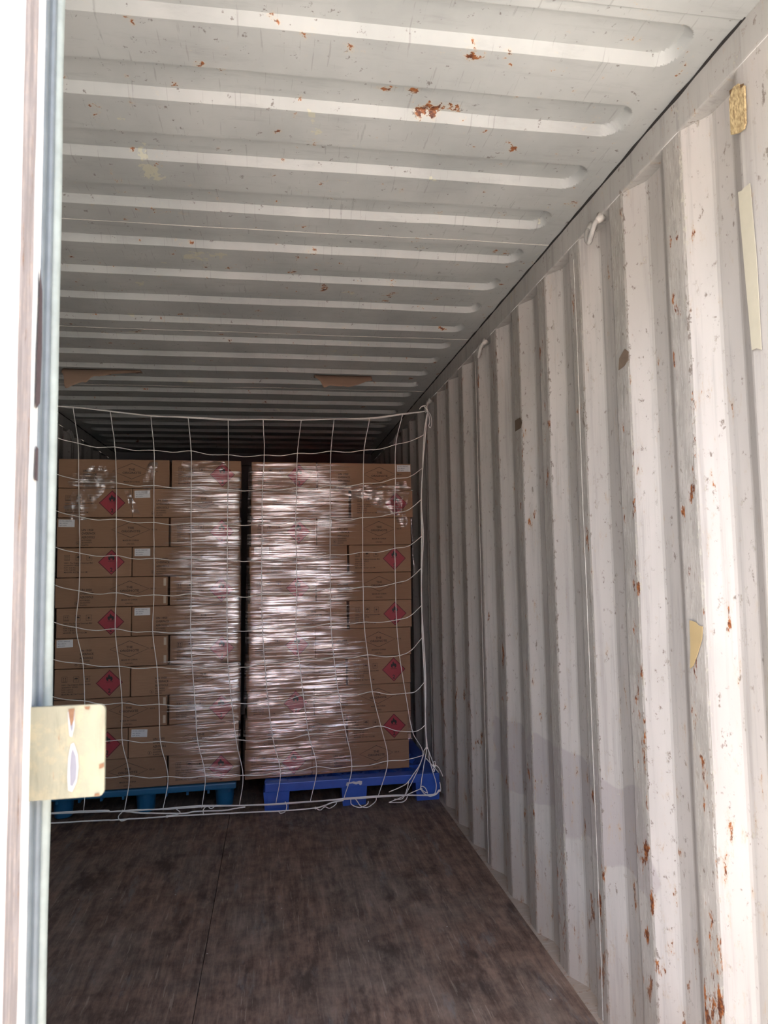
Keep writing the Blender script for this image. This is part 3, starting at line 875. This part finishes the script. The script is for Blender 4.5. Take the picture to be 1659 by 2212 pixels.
def film_wisp(x0, x1, z0, z1, yfun, parent, amp=0.012, fx=20, fz=14, nx=18, nz_=26, slant=0.0):
    vs, fs = [], []
    for k in range(nz_+1):
        t_ = k/nz_
        z = z0+(z1-z0)*t_
        c = (x0+x1)/2+slant*(t_-0.5)+0.02*nz(z*11, x0*3)
        hwid = (x1-x0)/2*(0.55+0.45*nz(z*16, x0*9, 2)+0.25*math.sin(t_*math.pi))
        for i in range(nx+1):
            s = i/nx*2-1
            x = c+s*hwid
            y = yfun(x)-0.012+amp*(nz(x*fx, z*fz, 4)+0.6*nz(x*fx*2.3, z*fz*2.1, 6))
            vs.append((x, min(y, yfun(x)-0.003), z+0.006*nz(x*18, z*12, 9)))
    for k in range(nz_):
        for i in range(nx): fs.append((k*(nx+1)+i, k*(nx+1)+i+1, (k+1)*(nx+1)+i+1, (k+1)*(nx+1)+i))
    m = MB(); m.add(vs, fs)
    return covered(m.build('film_wisp', MAT['film'], parent, True), [0.6]*len(vs))

fL = empty('stretch_film'); tag(fL, 'clear wrinkled stretch film on the left carton stack', 'film')
yL = lambda x: LY-0.007+(x+0.43)*LROT
def bL(z, k):
    b = -0.33+0.11*nz(z*5.5, 1)+0.15*nz(k*0.7, 3)+0.09*nz(k*2.3, 9)
    if z < 0.30: b += 0.05
    if z > 1.90: b = -0.33+0.02*nz(k*0.8, 2)
    return b
film_sheet(lambda z: lerp(0.0590, 0.0670, z/1.9), 1, bL, 0.165, 1.875, yL, fL, rot=LROT, side=0.015)
film_wisp(-0.86, -0.66, 1.60, 1.90, yL, fL, 0.014, 22, 12, slant=0.10)
film_wisp(-0.89, -0.58, 1.77, 1.86, yL, fL, 0.010, 24, 22)
film_wisp(-0.47, -0.40, 1.74, 1.92, yL, fL, 0.012, 26, 14, 10, slant=0.05)
film_wisp(-0.33, 0.05, 1.88, 1.935, yL, fL, 0.010, 12, 26)
film_wisp(-0.55, -0.50, 1.62, 1.76, yL, fL, 0.010, 26, 14, 8, slant=-0.08)
fR = empty('stretch_film'); tag(fR, 'clear wrinkled stretch film on the right carton stack', 'film')
yR = lambda x: RY-0.007+(x-0.1)*RROT
def bR(z, k):
    b = 0.72+0.16*nz(z*4.5, 11)+0.17*nz(k*0.7, 13)+0.10*nz(k*2.3, 19)
    b += 0.10*max(0, 1-abs(z-0.55)/0.3)
    return b
film_sheet(lambda z: lerp(0.070, 0.112, z/1.9)-0.002, -1, bR, 0.16, 1.92, yR, fR, rot=RROT)
film_wisp(0.62, 1.05, 1.71, 1.80, yR, fR, 0.010, 14, 26, 30)
film_wisp(0.94, 1.06, 1.55, 1.82, yR, fR, 0.010, 24, 16, 12)
film_wisp(0.80, 1.03, 1.62, 1.72, yR, fR, 0.008, 16, 24, 20)
film_wisp(1.00, 1.04, 0.30, 0.46, yR, fR, 0.008, 30, 18, 8)
film_wisp(0.66, 0.70, 0.35, 0.46, yR, fR, 0.010, 30, 18, 8)
mb = MB()                                                          # loose tail hanging beside the stack
vs, fs = [], []
for k in range(24):
    z = 1.60-k*0.014
    c = 1.062+0.012*nz(z*9, 4)+0.010*(k/24); h_ = 0.006+0.006*abs(nz(z*20, 3))
    vs += [(c-h_, 3.372+0.01*nz(z*14, 1), z), (c, 3.366+0.012*nz(z*17, 2), z), (c+h_, 3.374+0.01*nz(z*15, 5), z)]
for k in range(23):
    for i in range(2): fs.append((k*3+i, (k+1)*3+i, (k+1)*3+i+1, k*3+i+1))
mb.add(vs, fs); covered(mb.build('film_tail', MAT['film'], fR, True), [0.6]*len(vs))

# ------------------------------------------------------------------ cargo net
NET = [[(-0.844,2.223),(-0.648,2.203),(-0.43,2.182),(-0.227,2.178),(-0.005,2.169),(0.192,2.17),(0.409,2.17),(0.6,2.18),(0.809,2.189),(1.006,2.217),(1.157,2.241)],[(-0.811,2.02),(-0.617,2.001),(-0.409,1.985),(-0.208,1.983),(-0.002,1.963),(0.197,1.963),(0.385,1.974),(0.578,1.988),(0.772,1.996),(0.96,2.031),(1.131,2.091)],[(-0.802,1.817),(-0.605,1.8),(-0.406,1.786),(-0.206,1.775),(-0.005,1.763),(0.186,1.765),(0.379,1.775),(0.571,1.787),(0.763,1.799),(0.952,1.829),(1.116,1.891)],[(-0.793,1.614),(-0.601,1.599),(-0.403,1.58),(-0.205,1.574),(-0.007,1.568),(0.184,1.568),(0.372,1.581),(0.567,1.594),(0.755,1.6),(0.941,1.625),(1.102,1.704)],[(-0.785,1.416),(-0.595,1.4),(-0.399,1.383),(-0.202,1.38),(-0.007,1.371),(0.181,1.369),(0.374,1.377),(0.564,1.389),(0.751,1.401),(0.938,1.421),(1.098,1.489)],[(-0.783,1.214),(-0.591,1.2),(-0.396,1.184),(-0.2,1.185),(-0.008,1.175),(0.181,1.173),(0.375,1.183),(0.563,1.201),(0.749,1.204),(0.936,1.222),(1.089,1.304)],[(-0.791,1.021),(-0.593,1.008),(-0.399,0.988),(-0.201,0.987),(-0.006,0.984),(0.184,0.988),(0.368,0.99),(0.563,1.004),(0.75,1.006),(0.936,1.013),(1.085,1.092)],[(-0.751,0.832),(-0.569,0.811),(-0.374,0.799),(-0.19,0.796),(-0.0,0.786),(0.196,0.799),(0.383,0.815),(0.576,0.815),(0.766,0.824),(0.948,0.814),(1.082,0.911)],[(-0.737,0.639),(-0.549,0.621),(-0.36,0.605),(-0.173,0.594),(0.02,0.595),(0.214,0.593),(0.405,0.618),(0.6,0.617),(0.789,0.621),(0.976,0.605),(1.088,0.662)],[(-0.727,0.444),(-0.544,0.431),(-0.35,0.412),(-0.158,0.406),(0.043,0.4),(0.239,0.393),(0.431,0.409),(0.633,0.425),(0.831,0.434),(1.01,0.394),(1.087,0.429)],[(-0.718,0.264),(-0.505,0.248),(-0.308,0.231),(-0.117,0.223),(0.08,0.215),(0.278,0.224),(0.473,0.238),(0.666,0.227),(0.866,0.245),(1.063,0.264),(1.087,0.301)],[(-0.725,0.09),(-0.524,0.072),(-0.332,0.064),(-0.134,0.061),(0.062,0.067),(0.254,0.064),(0.437,0.056),(0.618,0.058),(0.806,0.057),(0.962,0.062),(1.143,0.066)]]
EXTRA = {'a':[(1.087,0.312),(1.069,0.294),(1.066,0.27),(1.045,0.222),(1.027,0.193),(0.981,0.136),(0.952,0.111),(0.867,0.081)],'b':[(1.084,0.312),(1.08,0.277),(1.064,0.201),(1.047,0.102),(1.048,0.086),(1.07,0.068),(1.081,0.065)],'c':[(1.089,0.309),(1.097,0.276),(1.097,0.249),(1.115,0.182),(1.131,0.121),(1.135,0.088),(1.124,0.056),(1.101,0.044),(1.073,0.054),(1.053,0.075),(1.046,0.097),(1.062,0.098),(1.077,0.081),(1.084,0.059)],'d':[(1.089,0.306),(1.1,0.276),(1.116,0.228),(1.124,0.203),(1.149,0.169)],'e':[(1.08,0.25),(1.119,0.206),(1.133,0.208),(1.15,0.196),(1.164,0.168),(1.173,0.146)],'f':[(1.124,0.203),(1.119,0.223),(1.128,0.231),(1.132,0.217),(1.124,0.198),(1.117,0.182),(1.124,0.175),(1.127,0.19)],'g':[(1.048,0.088),(0.959,0.056),(0.908,0.038),(0.866,0.025)],'h':[(0.978,0.131),(0.969,0.091),(0.954,0.054),(0.937,0.039),(0.897,0.039)],'i':[(0.971,0.05),(0.959,0.032),(0.931,0.022),(0.866,0.025)],'j':[(1.154,0.117),(1.159,0.076),(1.144,0.069),(1.129,0.051),(1.106,0.044)],'rope1':[(-0.65,0.078),(-0.591,0.075),(-0.47,0.075),(-0.307,0.069),(-0.121,0.068),(0.165,0.06),(0.414,0.058),(0.669,0.058),(0.928,0.057),(1.113,0.052),(1.154,0.074)],'rope2':[(-0.65,0.034),(-0.59,0.032),(-0.49,0.031),(-0.388,0.03),(-0.307,0.031),(-0.121,0.029),(0.025,0.025),(0.165,0.022),(0.27,0.02),(0.465,0.022),(0.554,0.044),(0.617,0.052)],'rope3':[(-0.53,0.073),(-0.458,0.061),(-0.348,0.05),(-0.225,0.042),(-0.159,0.046),(-0.017,0.042),(0.038,0.049),(0.092,0.054)],'l1':[(-0.534,0.073),(-0.554,0.046),(-0.538,0.025),(-0.498,0.034)],'l2':[(-0.266,0.068),(-0.245,0.05),(-0.258,0.038),(-0.315,0.034)],'l3':[(-0.113,0.068),(-0.127,0.05),(-0.121,0.025)],'l4':[(-0.1,0.067),(-0.084,0.057),(-0.059,0.072)],'l5':[(0.264,0.023),(0.277,0.008),(0.301,0.015),(0.311,0.041),(0.302,0.067)],'l6':[(0.465,0.022),(0.49,0.01),(0.515,0.025),(0.541,0.017),(0.573,0.033),(0.579,0.048)],'l7':[(0.656,0.059),(0.662,0.027),(0.707,0.009),(0.746,0.025),(0.752,0.04)],'l8':[(0.682,0.057),(0.713,0.015),(0.752,0.009),(0.791,0.034),(0.798,0.053)],'k1':[(1.157,2.241),(1.175,2.214),(1.182,2.168),(1.173,2.136),(1.162,2.148),(1.17,2.175),(1.163,2.229)],'k2':[(1.157,2.243),(1.137,2.264),(1.117,2.259),(1.109,2.245)],'k3':[(1.157,2.243),(1.149,2.266),(1.129,2.267),(1.113,2.253)]}
net = empty('cargo_net', (0, 3.2, 0)); tag(net, 'white knotted cord net hung between wall hooks in front of cartons', 'net')
ny = lambda r: 3.30-0.12*r/11-3.2
HKL, HKR = Vector((-1.172, 0.141, 2.246)), Vector((1.166, 0.141, 2.246))
side_l = [(-1.10, 2.235)] + [(-1.03+0.004*k, NET[k][0][1]+0.075+(0.0 if k > 6 else 0.02)) for k in range(1, 11)] + [(-1.06, 0.10)]
G = []
for r in range(12):
    G.append([Vector((side_l[r][0], ny(r), side_l[r][1]))] + [Vector((a, ny(r)+0.004*nz(a*5, r*1.7), b)) for a, b in NET[r]])
CR = 0.0023
def cordline(pts, r=CR, wob=0.0012):
    P = spline(pts, 7)
    m = MB(); m.tube([p_+Vector((wob*nz(i*0.5, p_.x*3, p_.z*3), 0, wob*nz(i*0.5+9, p_.x*3, p_.z*3))) for i, p_ in enumerate(P)], r, 6)
    return m.build('cord', MAT['cord'], net, True)
NC = len(G[0])
for c in range(1, NC-1):                                              # hanging cords
    cordline([G[r][c] for r in range(12)])
def sag(a, b, s):
    m_ = (a+b)/2; m_.z -= s; return m_
for r in range(1, 11):                                                # cross cords with a little slack
    P = [G[r][0]]
    for c in range(1, NC):
        s = 0.010+0.006*nz(r*3.1, c*2.7)
        if c == NC-1: s = 0.022 if 1 < r < 9 else 0.01
        if c == 1: s = 0.018
        P += [sag(P[-1], G[r][c], s), G[r][c]]
    if r == 10: P = P[:-2]
    cordline(P)
for d, rr in ((0.0, 0.0034), (0.006, 0.0030)):                        # head rope, doubled
    P = [HKL] + [v+Vector((0, d, d*0.7*math.sin(i*1.3))) for i, v in enumerate(G[0][1:-1])] + [HKR]
    cordline(P, rr)
for dx in (0.0, 0.009):                                               # side ropes
    cordline([HKR] + [G[r][NC-1]+Vector((dx*(0.4+0.6*math.sin(r*1.9)), 0.004, 0)) for r in range(1, 11)], 0.0034)
    cordline([HKL] + [G[r][0]+Vector((-dx, 0.004, 0)) for r in range(1, 12)], 0.0034)
for kx, pts in EXTRA.items():
    yb = -0.02
    if kx[0] == 'k': yb = 0.10
    P = [Vector((a, yb+0.006*nz(a*30, b*30), max(b, 0.0045))) for a, b in pts]
    if kx == 'k1' or kx == 'k2' or kx == 'k3': P[0] = Vector((1.166, 0.135, 2.246))
    if kx in ('rope1', 'rope2'): P = [Vector((-1.08, yb, 0.09 if kx == 'rope1' else 0.04))] + P
    cordline(P, 0.0040 if kx.startswith('rope') else 0.0026)
    if kx == 'rope1': cordline([p_+Vector((0, 0.004, 0.006*math.sin(i*1.7))) for i, p_ in enumerate(P)], 0.0032)
mb = MB()                                                             # knots where the cords cross
for r in range(1, 11):
    for c in range(1, NC-1):
        v = G[r][c]
        bm = bmesh.new(); bmesh.ops.create_icosphere(bm, subdivisions=1, radius=0.0048)
        bm.verts.index_update()
        mb.add([q.co+v for q in bm.verts], [[q.index for q in f.verts] for f in bm.faces]); bm.free()
tag(mb.build('knots', MAT['cord'], net, True), kind='stuff')
mb = MB()
for p_ in ((1.085, -0.02, 0.305), (1.124, -0.02, 0.203), (1.048, -0.02, 0.086), (1.152, -0.02, 0.07), (-0.534, -0.02, 0.074), (-0.31, -0.02, 0.032), (0.465, -0.02, 0.022), (1.162, 0.135, 2.244)):
    bm = bmesh.new(); bmesh.ops.create_icosphere(bm, subdivisions=2, radius=0.0085); bm.verts.index_update()
    mb.add([Vector((q.co.x, q.co.y, q.co.z*0.8))+Vector(p_) for q in bm.verts], [[q.index for q in f.verts] for f in bm.faces]); bm.free()
tag(mb.build('rope_knots', MAT['cord'], net, True), kind='stuff')

# ------------------------------------------------------------------ torn paper stuck to the roof
def paper_flap(pts, label, xo):
    o_y = 3.06
    vs, fs = [], []
    top = 2.3895
    n = len(pts)
    x0, x1 = pts[0][0], pts[-1][0]
    NZ = 7
    P = spline([(a, 0, b) for a, b in pts], 5)
    m_ = len(P)
    for i, p_ in enumerate(P):
        x = p_.x+0.001*nz(i*2.1, xo); zb = p_.z+0.0025*nz(i*1.3, xo)
        xt = x+(0.0 if i else 0.0)
        for k in range(NZ+1):
            t_ = k/NZ
            z = top+(zb-top)*t_
            drop = top-z
            y = o_y+0.065*math.exp(-drop*28)-0.012+0.008*nz(x*9, t_*2, xo)*t_
            vs.append((x, y-o_y, z-top))
    for i in range(m_-1):
        for k in range(NZ):
            a = i*(NZ+1)+k; fs.append((a, a+1, a+NZ+2, a+NZ+1))
    # glued strip flat under the roof
    b = len(vs)
    for i, p_ in enumerate(P): vs += [(p_.x, 0.053, -0.0005), (p_.x+0.02*nz(i, 3), 0.11+0.02*nz(i*0.7, xo), -0.0012)]
    for i in range(m_-1): fs.append((b+i*2, b+i*2+1, b+i*2+3, b+i*2+2))
    m = MB(); m.add(vs, fs)
    me = m.mesh('torn_paper', MAT['kraft'], True)
    o = link('torn_paper', me, None, (0, o_y, top-0.001))
    sd = o.modifiers.new('thickness', 'SOLIDIFY'); sd.thickness = 0.0006
    tag(o, label, 'paper', 'torn kraft paper under the roof')
TAPE = [(0.469, 2.054), (0.458, 2.051), (0.45, 2.053), (0.433, 2.053), (0.427, 1.897), (0.428, 1.719), (0.441, 1.726), (0.455, 1.726), (0.462, 1.875)]
FOAM = [(0.476, 2.254), (0.462, 2.27), (0.447, 2.267), (0.444, 2.252), (0.43, 2.251), (0.433, 2.176), (0.439, 2.167), (0.457, 2.17), (0.477, 2.179), (0.477, 2.214)]
FOAMB = [(0.479, 2.274), (0.462, 2.271), (0.435, 2.259), (0.436, 2.246), (0.464, 2.259), (0.475, 2.253)]
CARD = [(0.712, 1.186), (0.689, 1.184), (0.678, 1.177), (0.663, 1.176), (0.668, 1.149), (0.686, 1.116), (0.706, 1.086), (0.719, 1.078), (0.713, 1.127)]
BR1 = [(1.82, 1.871), (1.763, 1.871), (1.743, 1.849), (1.757, 1.831), (1.82, 1.829)]
BR2 = [(0.981, 1.867), (0.949, 1.883), (0.93, 1.869), (0.935, 1.849), (0.957, 1.839), (0.988, 1.836)]
PL = [(-0.846, 2.363), (-0.829, 2.334), (-0.817, 2.271), (-0.776, 2.286), (-0.735, 2.302), (-0.712, 2.303), (-0.685, 2.335), (-0.643, 2.341), (-0.592, 2.355), (-0.523, 2.362), (-0.452, 2.374)]
PR = [(0.476, 2.37), (0.506, 2.342), (0.521, 2.306), (0.538, 2.306), (0.556, 2.315), (0.615, 2.311), (0.633, 2.314), (0.659, 2.309), (0.718, 2.326), (0.757, 2.343), (0.796, 2.354)]
paper_flap(PL, 'larger torn brown paper flap hanging from roof, near the door leaf', 1.0)
paper_flap(PR, 'smaller torn brown paper flap hanging from roof above right stack', 5.0)

# ------------------------------------------------------------------ remnants stuck to the right wall
def wall_patch(name, pts, mat, label, cat, t_=0.0012, parent=None, x=None, wob=0.0):
    """thin piece with its outline given in wall coordinates (y, z), lying on the rubbed faces of the right wall"""
    n = len(pts)
    if parent is None:
        cy, cz = sum(p_[0] for p_ in pts)/n, min(p_[1] for p_ in pts)
    else: cy, cz = parent['cy'], parent['cz']
    m = MB()
    xx = 0.0 if x is None else x
    m.add([(xx-t_, p_[0]-cy, p_[1]-cz) for p_ in pts]+[(xx, p_[0]-cy, p_[1]-cz) for p_ in pts], [tuple(range(n)), tuple(range(2*n-1, n-1, -1))]+[(i, n+i, n+(i+1) % n, (i+1) % n) for i in range(n)])
    o = m.build(name, mat, parent)
    if parent is None:
        o.location = (W-0.0022, cy, cz); o['cy'] = cy; o['cz'] = cz
        tag(o, label, cat)
    return o
wall_patch('tape_strip', TAPE, MAT['tapeold'], 'long olive tape strip on the right wall near the opening', 'tape')
t = NT('yellow_foam'); p = t.obj(); _n = t.noise(t.map(p, (1, 3, 1)), 90, 5, 0.75)
MAT['foam'] = t.pbr(t.mix(t.ramp(_n, 0.35, 0.65), (0.26, 0.17, 0.08), (0.68, 0.55, 0.30)), 0.9, 0, t.bump(_n, 0.8, 0.004))
fo = wall_patch('foam_tape_remnant', FOAM, MAT['foam'], 'crumbly yellow foam tape remnant high on the right wall', 'tape', 0.004)
wall_patch('brown_adhesive', FOAMB, plain('brown_glue', (0.13, 0.075, 0.03), 0.5, 0.2), None, None, 0.0008, fo)
wall_patch('cardboard_scrap', CARD, plain('tan_paper_scrap', (0.40, 0.30, 0.15), 0.8, 0.1, 20), 'torn tan paper scrap glued at mid height on right wall', 'paper')
wall_patch('tape_scrap', BR1, plain('brown_tape', (0.12, 0.085, 0.055), 0.6, 0.25, 40), 'small brown tape scrap on the right wall nearer the net', 'tape')
wall_patch('tape_scrap', BR2, plain('brown_tape_worn', (0.17, 0.125, 0.09), 0.6, 0.3, 60), 'worn brown tape scrap high on right wall below lashing hook', 'tape')
for o in bpy.data.objects:
    for k in ('cy', 'cz'):
        if k in o: del o[k]
